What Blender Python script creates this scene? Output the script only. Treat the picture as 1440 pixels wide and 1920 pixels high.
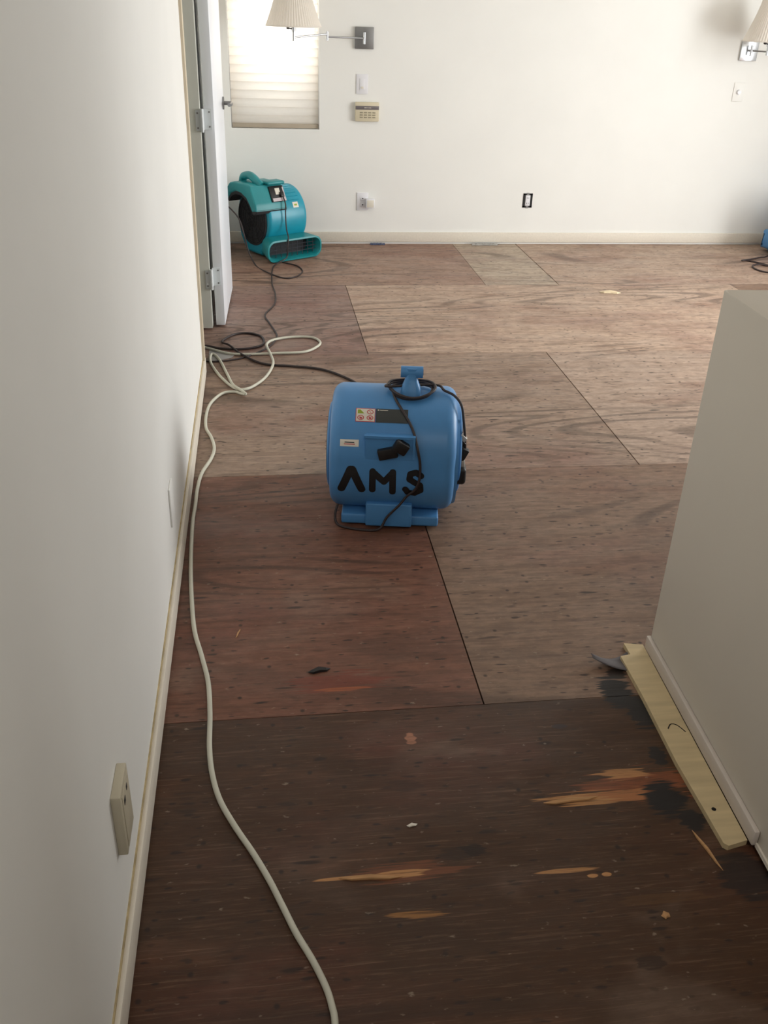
import bpy, bmesh, math, random
from mathutils import Vector, Matrix
R_ = math.radians
for o in list(bpy.data.objects): bpy.data.objects.remove(o)
S = bpy.context.scene
COL = S.collection

# ------------------------------------------------------------------ camera
cam_d = bpy.data.cameras.new('camera'); cam = bpy.data.objects.new('camera', cam_d); COL.objects.link(cam)
cam_d.sensor_fit = 'VERTICAL'; cam_d.sensor_height = 36; cam_d.sensor_width = 27
cam_d.lens = 1727 / 1920 * 36
v = Vector((-109, 3120, 1727)).normalized()
d = Vector((-248, -965, 1727)); d = (d - v * d.dot(v)).normalized()
t = v.cross(d)
cx = Vector((t.x, d.x, -v.x)); cy = Vector((t.y, d.y, -v.y)); cz = Vector((t.z, d.z, -v.z))
cam.matrix_world = Matrix(((cx.x, -cy.x, -cz.x, 0), (cx.y, -cy.y, -cz.y, 0), (cx.z, -cy.z, -cz.z, 1.5), (0, 0, 0, 1)))
S.camera = cam
# ------------------------------------------------------------------ light
W = bpy.data.worlds.new('sky'); S.world = W; W.use_nodes = True
W.node_tree.nodes['Background'].inputs[0].default_value = (0.80, 0.90, 1.0, 1)
W.node_tree.nodes['Background'].inputs[1].default_value = 0.9
def area(name, loc, direction, sx, sy, power, col, spread=180):
    l = bpy.data.lights.new(name, 'AREA'); l.shape = 'RECTANGLE'; l.size = sx; l.size_y = sy
    l.energy = power; l.color = col; l.spread = R_(spread)
    o = bpy.data.objects.new(name, l); COL.objects.link(o); o.location = loc
    o.rotation_euler = Vector(direction).to_track_quat('-Z', 'Y').to_euler()
    return o
area('daylight_glass_door', (4.75, 3.95, 1.30), (-1, 0, -0.05), 2.1, 2.1, 118, (1.0, 0.995, 0.975))
area('hall_fill_light', (0.6, -0.3, 2.40), (0, 0.12, -1), 0.6, 0.6, 9.5, (1.0, 0.955, 0.91))  # added fill overhead, brightens the near walls; no fixture there
area('daylight_shade_window', (0.15, 6.98, 1.40), (0.0, -1, -0.25), 0.30, 0.55, 4, (1.0, 0.98, 0.95), 140)
V = S.view_settings
V.view_transform = 'Standard'; V.look = 'None'; V.gamma = 1; V.use_curve_mapping = False
V.exposure = 0.40

# ------------------------------------------------------------------ helpers
def lin(c): return tuple(((x / 255) / 12.92 if x / 255 <= 0.04045 else ((x / 255 + 0.055) / 1.055) ** 2.4) for x in c) + (1,)
def mat(name, col, rough=0.5, metal=0.0, var=0.0, scale=20.0, bump=0.0, spec=0.5, stretch=(1, 1, 1), trans=0.0, coat=0.0):
    m = bpy.data.materials.new(name); m.use_nodes = True; nt = m.node_tree; b = nt.nodes['Principled BSDF']
    b.inputs['Roughness'].default_value = rough; b.inputs['Metallic'].default_value = metal
    b.inputs['Specular IOR Level'].default_value = spec; b.inputs['Coat Weight'].default_value = coat
    c = lin(col); b.inputs['Base Color'].default_value = c
    tc = nt.nodes.new('ShaderNodeTexCoord'); mp = nt.nodes.new('ShaderNodeMapping'); mp.inputs['Scale'].default_value = stretch
    nt.links.new(tc.outputs['Object'], mp.inputs[0])
    n = nt.nodes.new('ShaderNodeTexNoise'); n.inputs['Scale'].default_value = scale; n.inputs['Detail'].default_value = 4
    nt.links.new(mp.outputs[0], n.inputs['Vector'])
    r = nt.nodes.new('ShaderNodeValToRGB'); nt.links.new(n.outputs[0], r.inputs[0])
    r.color_ramp.elements[0].position = 0.3; r.color_ramp.elements[1].position = 0.7
    r.color_ramp.elements[0].color = tuple(x * (1 - var) for x in c[:3]) + (1,)
    r.color_ramp.elements[1].color = tuple(min(1, x * (1 + var * 0.6)) for x in c[:3]) + (1,)
    nt.links.new(r.outputs[0], b.inputs['Base Color'])
    if bump:
        bp = nt.nodes.new('ShaderNodeBump'); bp.inputs['Strength'].default_value = bump; bp.inputs['Distance'].default_value = 0.002
        nt.links.new(n.outputs[0], bp.inputs['Height']); nt.links.new(bp.outputs[0], b.inputs['Normal'])
    if trans:
        tr = nt.nodes.new('ShaderNodeBsdfTranslucent'); tr.inputs[0].default_value = c
        mx = nt.nodes.new('ShaderNodeMixShader'); mx.inputs[0].default_value = trans
        out = nt.nodes['Material Output']
        nt.links.new(b.outputs[0], mx.inputs[1]); nt.links.new(tr.outputs[0], mx.inputs[2]); nt.links.new(mx.outputs[0], out.inputs[0])
    return m
def finish(bm, name, m, parent=None, smooth=True, angle=35):
    me = bpy.data.meshes.new(name); bmesh.ops.recalc_face_normals(bm, faces=bm.faces); bm.to_mesh(me); bm.free()
    if m: me.materials.append(m)
    o = bpy.data.objects.new(name, me); COL.objects.link(o)
    if smooth:
        for p in me.polygons: p.use_smooth = True
        me.set_sharp_from_angle(angle=R_(angle))
    if parent: o.parent = parent
    return o
def struct(o):
    o['kind'] = 'structure'; return o
def tag(o, label, cat, group=None):
    o['label'] = label; o['category'] = cat
    if group: o['group'] = group
    return o
def thing(name, label, cat, loc=(0, 0, 0), rz=0, group=None):
    o = bpy.data.objects.new(name, None); COL.objects.link(o); o.location = loc; o.rotation_euler = (0, 0, rz); o.empty_display_size = 0.05
    return tag(o, label, cat, group)
def box(bm, x0, x1, y0, y1, z0, z1, bev=0, seg=2, M=None):
    vs = [bm.verts.new(p) for p in ((x0, y0, z0), (x1, y0, z0), (x1, y1, z0), (x0, y1, z0), (x0, y0, z1), (x1, y0, z1), (x1, y1, z1), (x0, y1, z1))]
    fs = [bm.faces.new([vs[i] for i in q]) for q in ((0, 3, 2, 1), (4, 5, 6, 7), (0, 1, 5, 4), (1, 2, 6, 5), (2, 3, 7, 6), (3, 0, 4, 7))]
    allv = vs
    if bev:
        es = list({e for f in fs for e in f.edges})
        r = bmesh.ops.bevel(bm, geom=es, offset=bev, segments=seg, affect='EDGES', profile=0.5)
        allv = list({w for f in r['faces'] for w in f.verts} | {w for w in vs if w.is_valid})
    if M is not None:
        for w in allv: w.co = M @ w.co
    return allv
def boxo(name, m, parent, *a, bev=0.0, M=None):
    bm = bmesh.new(); box(bm, *a, bev=bev, M=M); return finish(bm, name, m, parent)
def cyl(bm, p0, p1, r0, r1=None, n=24, caps=True):
    r1 = r0 if r1 is None else r1
    p0, p1 = Vector(p0), Vector(p1); ax = (p1 - p0).normalized(); u = ax.orthogonal().normalized(); w = ax.cross(u)
    A = [bm.verts.new(p0 + (u * math.cos(k) + w * math.sin(k)) * r0) for k in [2 * math.pi * i / n for i in range(n)]]
    B = [bm.verts.new(p1 + (u * math.cos(k) + w * math.sin(k)) * r1) for k in [2 * math.pi * i / n for i in range(n)]]
    for i in range(n): bm.faces.new((A[i], A[(i + 1) % n], B[(i + 1) % n], B[i]))
    if caps: bm.faces.new(A[::-1]); bm.faces.new(B)
def cylo(name, m, parent, p0, p1, r0, r1=None, n=24):
    bm = bmesh.new(); cyl(bm, p0, p1, r0, r1, n); return finish(bm, name, m, parent)
def smooth_path(P, sub=6):
    P = [Vector(p) for p in P]; out = []
    for i in range(len(P) - 1):
        a, b, c, e = P[max(i - 1, 0)], P[i], P[i + 1], P[min(i + 2, len(P) - 1)]
        for k in range(sub):
            s = k / sub
            out.append(0.5 * ((2 * b) + (c - a) * s + (2 * a - 5 * b + 4 * c - e) * s * s + (3 * b - a - 3 * c + e) * s ** 3))
    out.append(P[-1]); return out
def tube(bm, P, r, n=10, sub=6, closed=False):
    Q = smooth_path(P, sub) if sub > 1 else [Vector(p) for p in P]
    Q = [q for i, q in enumerate(Q) if i == 0 or (q - Q[i - 1]).length > 1e-5]
    u = None; rings = []
    for i, q in enumerate(Q):
        if closed and i == len(Q) - 1: break
        T = (Q[min(i + 1, len(Q) - 1)] - Q[max(i - 1, 0)]).normalized()
        u = T.orthogonal().normalized() if u is None else (u - T * u.dot(T)).normalized()
        w = T.cross(u)
        rings.append([bm.verts.new(q + (u * math.cos(k) + w * math.sin(k)) * r) for k in [2 * math.pi * j / n for j in range(n)]])
    m = len(rings)
    for i in range(m if closed else m - 1):
        A, B = rings[i], rings[(i + 1) % m]
        for j in range(n): bm.faces.new((A[j], A[(j + 1) % n], B[(j + 1) % n], B[j]))
    if not closed: bm.faces.new(rings[0][::-1]); bm.faces.new(rings[-1])
def tubeo(name, m, parent, P, r, n=10, sub=6):
    bm = bmesh.new(); tube(bm, P, r, n, sub); return finish(bm, name, m, parent, angle=80)
def loft(bm, rings, cap0=True, cap1=True):
    Rg = [[bm.verts.new(p) for p in r] for r in rings]; n = len(Rg[0])
    for A, B in zip(Rg[:-1], Rg[1:]):
        for j in range(n): bm.faces.new((A[j], A[(j + 1) % n], B[(j + 1) % n], B[j]))
    if cap0: bm.faces.new(Rg[0][::-1])
    if cap1: bm.faces.new(Rg[-1])
def inset_poly(P, dist):                      # P is a closed 2-D loop, counter-clockwise
    out = []; n = len(P)
    for i in range(n):
        a, b = Vector(P[i - 1]), Vector(P[(i + 1) % n]); tt = (b - a).normalized()
        out.append((P[i][0] - tt.y * dist, P[i][1] + tt.x * dist))
    return out
def extrude_round(bm, prof, x0, x1, f, seg=6):   # prof (y,z) swept along x with round ends
    rings = []
    for k in range(seg + 1):
        a = k / seg * math.pi / 2
        q = inset_poly(prof, f * (1 - math.sin(a))); rings.append([(x0 + f * (1 - math.cos(a)), y, z) for y, z in q])
    for k in range(seg + 1):
        a = (1 - k / seg) * math.pi / 2
        q = inset_poly(prof, f * (1 - math.sin(a))); rings.append([(x1 - f * (1 - math.cos(a)), y, z) for y, z in q])
    loft(bm, rings)
def resample(P, step):
    out = []; n = len(P)
    for i in range(n):
        a, b = Vector(P[i]), Vector(P[(i + 1) % n]); k = max(1, int((b - a).length / step))
        out += [tuple(a.lerp(b, j / k)) for j in range(k)]
    return out
def rrect(w, h, r, n=6):
    pts = []
    for sx, sy, a0 in ((1, 1, 0), (-1, 1, 90), (-1, -1, 180), (1, -1, 270)):
        for k in range(n + 1):
            a = R_(a0 + 90 * k / n); pts.append((sx * (w / 2 - r) + r * math.cos(a), sy * (h / 2 - r) + r * math.sin(a)))
    return pts
def copy_tree(o, parent=None):
    c = o.copy(); COL.objects.link(c); c.parent = parent
    for ch in list(o.children): copy_tree(ch, c)
    return c

# ------------------------------------------------------------------ materials
M_wall = mat('painted_plaster', (239, 239, 235), 0.7, var=0.02, scale=3, bump=0.05)
M_pony = mat('painted_plaster_warm', (222, 214, 200), 0.75, var=0.02, scale=3, bump=0.05)
M_base = mat('painted_baseboard', (226, 218, 204), 0.55, var=0.05, scale=14, stretch=(6, 1, 6), bump=0.1)
M_ceil = mat('ceiling_paint', (235, 232, 225), 0.8, var=0.01)
M_door = mat('door_gloss_paint', (240, 244, 250), 0.35, var=0.015, scale=4)
M_jamb = mat('jamb_old_paint', (206, 208, 198), 0.5, var=0.06, scale=9, stretch=(1, 1, 0.3))
M_bare = mat('bare_wood_edge', (176, 150, 112), 0.7, var=0.15, scale=12, stretch=(8, 8, 0.6))
M_chrome = mat('polished_chrome', (205, 208, 212), 0.25, 1.0)
M_nickel = mat('brushed_nickel', (140, 140, 140), 0.4, 0.7, var=0.05, scale=60, stretch=(1, 1, 8))
M_hinge = mat('painted_hinge', (222, 228, 230), 0.35, 0.0)
M_shade = mat('pleated_lampshade_cloth', (250, 246, 240), 0.8, var=0.02, scale=40, trans=0.5)
M_blind = mat('cellular_shade_cloth', (246, 238, 226), 0.9, var=0.02, scale=60, trans=0.55)
M_rail = mat('shade_rail', (176, 164, 146), 0.5, var=0.04)
M_wp = mat('white_plastic', (232, 232, 236), 0.35, var=0.01)
M_ivory = mat('ivory_plastic', (214, 204, 178), 0.45, var=0.02)
M_beige = mat('aged_beige_plastic', (196, 188, 166), 0.5, var=0.04, scale=8)
M_grey = mat('grey_plastic', (112, 106, 108), 0.3, var=0.04)
M_key = mat('rubber_key', (150, 142, 120), 0.6)
M_black = mat('black_rubber', (22, 21, 22), 0.45, var=0.1)
M_cordk = mat('dark_cord_rubber', (50, 40, 40), 0.5, var=0.12, scale=30)
M_cordw = mat('pale_cord_vinyl', (205, 204, 188), 0.4, var=0.06, scale=12)
M_blue = mat('blue_rotomoulded_plastic', (80, 140, 196), 0.38, var=0.08, scale=5, bump=0.15, spec=0.4)
M_teal = mat('teal_rotomoulded_plastic', (22, 146, 170), 0.35, var=0.08, scale=6, bump=0.15)
M_teald = mat('teal_green_plastic', (24, 134, 140), 0.4, var=0.08, scale=6, bump=0.15)
M_dark = mat('dark_interior', (30, 30, 34), 0.6)
M_paint = mat('black_spray_paint', (18, 16, 18), 0.6, var=0.2, scale=80)
M_lab = mat('dark_label', (58, 62, 62), 0.3, var=0.05)
M_red = mat('sticker_red', (196, 70, 76), 0.4)
M_grn = mat('sticker_green', (150, 168, 52), 0.4)
M_stk = mat('sticker_white', (226, 220, 206), 0.4)
M_pale = mat('pale_new_plywood', (204, 184, 144), 0.6, var=0.14, scale=5, stretch=(1, 9, 1), bump=0.2)
M_splint = mat('splintered_wood', (188, 144, 98), 0.7, var=0.2, scale=20, stretch=(1, 10, 1))
M_flap = mat('torn_felt_paper', (96, 92, 96), 0.7, var=0.2, scale=18)
M_sub = mat('dark_subfloor', (20, 16, 14), 0.9)
M_foil = mat('foil_strip', (186, 188, 190), 0.25, 0.8, var=0.2, scale=30)
M_bshim = mat('blue_grey_strip', (62, 74, 104), 0.5)
M_film = mat('grey_plastic_film', (150, 148, 146), 0.35, var=0.1, scale=10)

# floor material: weathered plywood with grain running across the room
def floor_material():
    m = bpy.data.materials.new('old_plywood_subfloor'); m.use_nodes = True; nt = m.node_tree; N, L = nt.nodes, nt.links
    b = N['Principled BSDF']
    geo = N.new('ShaderNodeTexCoord'); P = geo.outputs['Object']
    def noise(scale, stretch, detail=5, rough=0.6, dist=0.0):
        mp = N.new('ShaderNodeMapping'); mp.inputs['Scale'].default_value = stretch; L.new(P, mp.inputs[0])
        n = N.new('ShaderNodeTexNoise'); n.inputs['Scale'].default_value = scale; n.inputs['Detail'].default_value = detail
        n.inputs['Roughness'].default_value = rough; n.inputs['Distortion'].default_value = dist; L.new(mp.outputs[0], n.inputs['Vector']); return n.outputs[0]
    def rng(s, a, c, x=0.0, y=1.0):
        r = N.new('ShaderNodeMapRange'); r.interpolation_type = 'SMOOTHSTEP'; L.new(s, r.inputs[0])
        r.inputs[1].default_value = a; r.inputs[2].default_value = c; r.inputs[3].default_value = x; r.inputs[4].default_value = y; return r.outputs[0]
    def mth(op, a, c):
        q = N.new('ShaderNodeMath'); q.operation = op
        for i, s in enumerate((a, c)):
            if isinstance(s, (int, float)): q.inputs[i].default_value = s
            else: L.new(s, q.inputs[i])
        return q.outputs[0]
    def mix(f, a, c, mode='MIX'):
        q = N.new('ShaderNodeMix'); q.data_type = 'RGBA'; q.blend_type = mode
        if isinstance(f, (int, float)): q.inputs[0].default_value = f
        else: L.new(f, q.inputs[0])
        for i, s in ((6, a), (7, c)):
            if isinstance(s, tuple): q.inputs[i].default_value = s
            else: L.new(s, q.inputs[i])
        return q.outputs[2]
    at = N.new('ShaderNodeAttribute'); at.attribute_name = 'tint'; at.attribute_type = 'GEOMETRY'
    base = at.outputs['Color']
    blot = noise(1.4, (0.7, 1.3, 1), 3)
    c = mix(rng(blot, 0.46, 0.66), base, mix(0.4, base, lin((120, 66, 56))))
    blot2 = noise(2.3, (0.9, 1.6, 1), 3, dist=0.6)
    c = mix(rng(blot2, 0.53, 0.70, 0, 0.55), c, mix(0.5, base, lin((150, 130, 114))))
    blot3 = noise(3.1, (0.8, 2.0, 1), 3)
    c = mix(rng(blot3, 0.56, 0.72, 0, 0.35), c, lin((112, 70, 44)))
    grain = noise(5.5, (0.55, 9, 1), 8, 0.65, 1.4)
    c = mix(rng(grain, 0.30, 0.62, 0.42, 0.0), c, lin((66, 43, 27)))
    fine = noise(9, (0.8, 22, 1), 6, 0.7, 0.8)
    c = mix(rng(fine, 0.5, 0.75, 0, 0.3), c, lin((168, 136, 110)))
    # cathedral figure: contour lines of a slow, stretched noise
    slow = noise(0.85, (0.40, 2.1, 1), 2, 0.4, 0.5)
    sn = mth('SINE', mth('MULTIPLY', slow, 120.0), 0.0)
    gate_ = rng(noise(1.1, (0.6, 1.5, 1), 2), 0.44, 0.60)
    c = mix(mth('MULTIPLY', rng(sn, 0.15, 0.95, 0.0, 0.50), gate_), c, lin((50, 32, 20)))
    def jit(sck):
        nz = N.new('ShaderNodeTexNoise'); nz.inputs['Scale'].default_value = 1.3; nz.inputs['Detail'].default_value = 3; L.new(sck, nz.inputs['Vector'])
        a_ = N.new('ShaderNodeVectorMath'); a_.operation = 'MULTIPLY_ADD'; L.new(nz.outputs['Color'], a_.inputs[0]); a_.inputs[1].default_value = (0.55, 0.55, 0); L.new(sck, a_.inputs[2]); return a_.outputs[0]
    # short dark dashes: splits and nail marks lying along the grain
    for sc, st, th in ((1.0, (8, 30, 1), 0.10), (1.0, (3.3, 17, 1), 0.075), (1.0, (15, 46, 1), 0.11)):
        mp = N.new('ShaderNodeMapping'); mp.inputs['Scale'].default_value = st; mp.inputs['Location'].default_value = (st[0], st[1], 0); L.new(P, mp.inputs[0])
        vo = N.new('ShaderNodeTexVoronoi'); vo.voronoi_dimensions = '2D'; vo.inputs['Scale'].default_value = sc; L.new(jit(mp.outputs[0]), vo.inputs['Vector'])
        gate = N.new('ShaderNodeSeparateColor'); L.new(vo.outputs['Color'], gate.inputs[0])
        k = mth('MULTIPLY', rng(vo.outputs['Distance'], th * 0.55, th * 1.5, 1, 0), mth('MULTIPLY', rng(gate.outputs[0], 0.55, 0.60), rng(gate.outputs[1], 0.2, 0.9, 0.35, 1.0)))
        c = mix(mth('MULTIPLY', k, 0.85), c, lin((38, 26, 22)))
    sp = N.new('ShaderNodeTexVoronoi'); sp.voronoi_dimensions = '2D'; sp.inputs['Scale'].default_value = 13; L.new(P, sp.inputs['Vector'])
    gs = N.new('ShaderNodeSeparateColor'); L.new(sp.outputs['Color'], gs.inputs[0])
    c = mix(mth('MULTIPLY', rng(sp.outputs['Distance'], 0.03, 0.10, 0.8, 0), rng(gs.outputs[0], 0.72, 0.76)), c, lin((34, 24, 20)))
    mott = noise(26, (0.7, 1.6, 1), 4, 0.7)
    c = mix(rng(mott, 0.40, 0.62, 0.25, 0), c, lin((54, 36, 22)))
    # dust scratches
    du = noise(40, (1, 2.2, 1), 3, 0.5)
    c = mix(rng(du, 0.66, 0.76, 0, 0.4), c, lin((176, 160, 140)))
    # individual scars: cx, cy, rx, ry, kind
    warp = N.new('ShaderNodeTexNoise'); warp.inputs['Scale'].default_value = 14; warp.inputs['Detail'].default_value = 4
    mpw = N.new('ShaderNodeMapping'); mpw.inputs['Scale'].default_value = (0.45, 9, 1); L.new(P, mpw.inputs[0]); L.new(mpw.outputs[0], warp.inputs['Vector'])
    streak = rng(fine, 0.36, 0.52, 0.35, 1.0)
    def scar(cx_, cy_, rx, ry, col, amt=0.9, jag=0.9):
        nonlocal c
        s = N.new('ShaderNodeVectorMath'); s.operation = 'SUBTRACT'; L.new(P, s.inputs[0]); s.inputs[1].default_value = (cx_, cy_, 0)
        k = N.new('ShaderNodeVectorMath'); k.operation = 'MULTIPLY'; L.new(s.outputs[0], k.inputs[0]); k.inputs[1].default_value = (1 / rx, 1 / ry, 0)
        ln = N.new('ShaderNodeVectorMath'); ln.operation = 'LENGTH'; L.new(k.outputs[0], ln.inputs[0])
        dist = mth('ADD', ln.outputs['Value'], mth('MULTIPLY', mth('SUBTRACT', warp.outputs[0], 0.5), jag * 3.2))
        f = mth('MULTIPLY', rng(dist, 0.75, 1.0, amt, 0), 1.0 if col[0] < 0.02 else streak)
        c = mix(f, c, col)
    tan = lin((190, 138, 88)); org = lin((158, 88, 52)); blk = lin((30, 27, 27)); red = lin((120, 52, 36))
    scar(0.24, 1.226, 0.13, 0.022, lin((120, 70, 42)), 0.8)
    scar(0.12, 1.223, 0.07, 0.005, tan, 0.9, 0.4); scar(0.235, 1.222, 0.05, 0.009, tan, 0.9, 0.6)
    scar(0.25, 1.127, 0.055, 0.011, lin((150, 104, 56)), 0.9)
    scar(0.72, 1.379, 0.16, 0.022, tan, 0.85, 0.7); scar(0.79, 1.40, 0.13, 0.05, org, 0.55)
    scar(0.77, 1.443, 0.06, 0.016, tan, 0.75)
    scar(0.565, 1.197, 0.07, 0.007, tan, 0.8, 0.5); scar(0.611, 1.180, 0.012, 0.006, tan, 0.9, 0.4); scar(0.64, 1.181, 0.011, 0.006, tan, 0.9, 0.4)
    scar(0.16, 1.815, 0.13, 0.04, red, 0.6); scar(0.17, 1.788, 0.06, 0.009, org, 0.8)
    scar(0.309, 1.597, 0.014, 0.022, lin((176, 122, 96)), 0.85, 0.4)
    scar(0.85, 1.72, 0.045, 0.075, blk, 1.0, 0.55); scar(0.885, 1.64, 0.035, 0.07, blk, 1.0, 0.55); scar(0.875, 1.785, 0.03, 0.03, blk, 0.9, 0.5)
    scar(0.87, 1.49, 0.02, 0.035, blk, 0.95, 0.5); scar(0.835, 1.36, 0.05, 0.055, blk, 1.0, 0.6); scar(0.87, 1.30, 0.03, 0.035, blk, 0.95, 0.5)
    scar(0.92, 1.15, 0.06, 0.06, blk, 0.75, 0.6); scar(0.36, 1.26, 0.05, 0.02, lin((42, 30, 24)), 0.6)
    scar(0.39, 1.265, 0.028, 0.017, lin((38, 25, 18)), 0.85, 0.5); scar(0.655, 0.985, 0.03, 0.02, lin((42, 26, 18)), 0.7, 0.4); scar(0.27, 1.45, 0.05, 0.02, lin((48, 31, 22)), 0.5, 0.5)
    scar(0.74, 1.115, 0.10, 0.012, lin((92, 62, 34)), 0.6, 0.7)
    scar(0.67, 1.605, 0.02, 0.01, lin((54, 46, 50)), 0.8, 0.4)
    L.new(c, b.inputs['Base Color'])
    rr = noise(3, (1, 3, 1), 3)
    L.new(rng(rr, 0.3, 0.7, 0.42, 0.62), b.inputs['Roughness']); b.inputs['Specular IOR Level'].default_value = 0.42
    bp = N.new('ShaderNodeBump'); bp.inputs['Strength'].default_value = 0.35; bp.inputs['Distance'].default_value = 0.0015
    L.new(mth('ADD', grain, fine), bp.inputs['Height']); L.new(bp.outputs[0], b.inputs['Normal'])
    return m
M_floor = floor_material()

# ------------------------------------------------------------------ room shell
XL, YB, XR = -0.272, 6.59, 4.38
rnd = random.Random(4)
g = 0.0009
red_, gry, brn, pnk, drk = (124, 82, 64), (138, 111, 92), (124, 94, 76), (140, 104, 90), (70, 43, 22)
sheets = [  # x0, x1, y0, y1, tint; light falloff painted in, dark near, pale far
    (-1.5, 2.10, 0.45, 1.70, drk), (2.10, 4.4, 0.45, 1.70, brn), (-1.5, 2.1, -2.1, 0.45, drk), (2.1, 4.4, -2.1, 0.45, brn),
    (-1.5, 0.506, 1.70, 2.983, red_), (0.508, 2.95, 1.70, 2.983, gry), (2.95, 4.4, 1.70, 2.983, brn),
    (-1.5, 1.393, 2.983, 4.26, (160, 136, 118)), (1.396, 3.8, 2.983, 4.26, (180, 156, 138)), (3.8, 4.4, 2.983, 4.26, gry),
    (-1.5, 0.5015, 4.26, 5.50, (156, 128, 116)), (0.503, 2.95, 4.26, 5.50, (194, 167, 146)), (2.95, 4.4, 4.26, 5.50, gry),
    (-1.5, 1.365, 5.502, 6.75, (166, 136, 118)), (1.366, 1.828, 5.50, 6.75, (190, 172, 152)), (1.832, 4.4, 5.50, 6.75, (188, 162, 142))]
bm = bmesh.new(); cl = bm.loops.layers.float_color.new('tint')
for x0, x1, y0, y1, tint in sheets:
    k0 = len(bm.faces); box(bm, x0 + g, x1 - g, y0 + g, y1 - g, -0.018, 0.0)
    bm.faces.ensure_lookup_table()
    for f in bm.faces[k0:]:
        for l in f.loops: l[cl] = lin(tint)
o = finish(bm, 'floor', M_floor, smooth=False); struct(o)
struct(boxo('floor_base', M_sub, None, -1.5, 4.45, -2.15, 6.8, -0.08, -0.019))
# left wall with the doorway Y 4.03 .. 4.70
bm = bmesh.new()
box(bm, -0.39, XL, -2.1, 3.975, 0.0, 2.45); box(bm, -0.39, XL, 3.975, 4.755, 2.08, 2.45); box(bm, -0.39, XL, 4.755, 6.74, 0.0, 2.45)
struct(finish(bm, 'wall_left', M_wall, smooth=False))
bm = bmesh.new()
wx0, wx1, wz0, wz1 = -0.160, 0.416, 0.746, 1.95
box(bm, XL, wx0, YB, YB + 0.14, 0, 2.45); box(bm, wx1, XR + 0.12, YB, YB + 0.14, 0, 2.45)
box(bm, wx0, wx1, YB, YB + 0.14, 0, wz0); box(bm, wx0, wx1, YB, YB + 0.14, wz1, 2.45)
struct(finish(bm, 'wall_back', M_wall, smooth=False))
bm = bmesh.new()
box(bm, XR, XR + 0.12, 2.75, 2.9, 0, 2.45); box(bm, XR, XR + 0.12, 5.0, YB, 0, 2.45); box(bm, XR, XR + 0.12, 2.9, 5.0, 2.2, 2.45)
struct(finish(bm, 'wall_right', M_wall, smooth=False))
bm = bmesh.new(); box(bm, 2.35, 2.47, -2.1, 2.75, 0, 2.45); box(bm, 2.47, XR + 0.12, 2.63, 2.75, 0, 2.45)  # unseen wall, added to block door daylight from the near hall
struct(finish(bm, 'wall_light_block', M_wall, smooth=False))
struct(boxo('wall_front', M_wall, None, -0.39, XR + 0.12, -2.22, -2.1, 0, 2.45))
struct(boxo('ceiling', M_ceil, None, -1.5, XR + 0.12, -2.22, 6.74, 2.45, 2.55))
bm = bmesh.new()
box(bm, -1.42, -1.36, 3.4, 5.4, 0, 2.45); box(bm, -1.36, -0.39, 3.34, 3.4, 0, 2.45); box(bm, -1.36, -0.39, 5.4, 5.46, 0, 2.45)
struct(finish(bm, 'wall_closet', M_wall, smooth=False))
# sliding door opening frame on the right wall
bm = bmesh.new()
for a in ((XR - 0.01, XR + 0.06, 2.9, 2.96, 0, 2.2), (XR - 0.01, XR + 0.06, 4.94, 5.00, 0, 2.2), (XR - 0.01, XR + 0.06, 2.96, 4.94, 2.14, 2.2), (XR - 0.01, XR + 0.06, 2.96, 4.94, 0, 0.03)):
    box(bm, *a, bev=0.004)
struct(finish(bm, 'door_2', M_wp))
# baseboards
def baseboard(name, axis, a0, a1, face, th, z0, z1, m):
    bm = bmesh.new()
    if axis == 'y': box(bm, face - th if th > 0 else face, face if th > 0 else face - th, a0, a1, z0, z1, bev=0.003)
    else: box(bm, a0, a1, face, face + th, z0, z1, bev=0.003)
    return struct(finish(bm, name, m))
baseboard('baseboard_left', 'y', -2.0, 4.025, XL + 0.012, 0.012, 0.010, 0.080, M_base)
baseboard('baseboard_back', 'x', XL, XR, YB - 0.013, 0.013, 0.014, 0.082, M_base)
bm = bmesh.new(); box(bm, XL - 0.002, XL + 0.003, -2.0, 3.97, 0.080, 0.0865)
struct(finish(bm, 'trim_3', mat('old_caulk_line', (190, 172, 132), 0.8, var=0.3, scale=9, stretch=(1, 3, 1)), smooth=False))
# door frame: near casing, far jamb, threshold
bm = bmesh.new(); box(bm, -0.40, -0.2615, 3.975, 4.030, 0.012, 2.08, bev=0.002)
struct(finish(bm, 'trim_1', mat('casing_cream', (214, 200, 176), 0.6, var=0.1, scale=7, stretch=(1, 1, 0.4))))
bm = bmesh.new(); box(bm, -0.40, -0.2545, 4.655, 4.755, 0.012, 2.06, bev=0.002); box(bm, -0.40, -0.315, 4.62, 4.655, 0.012, 2.06, bev=0.002); box(bm, -0.40, -0.262, 4.03, 4.66, 2.06, 2.08)
struct(finish(bm, 'trim_2', M_jamb))
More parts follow.
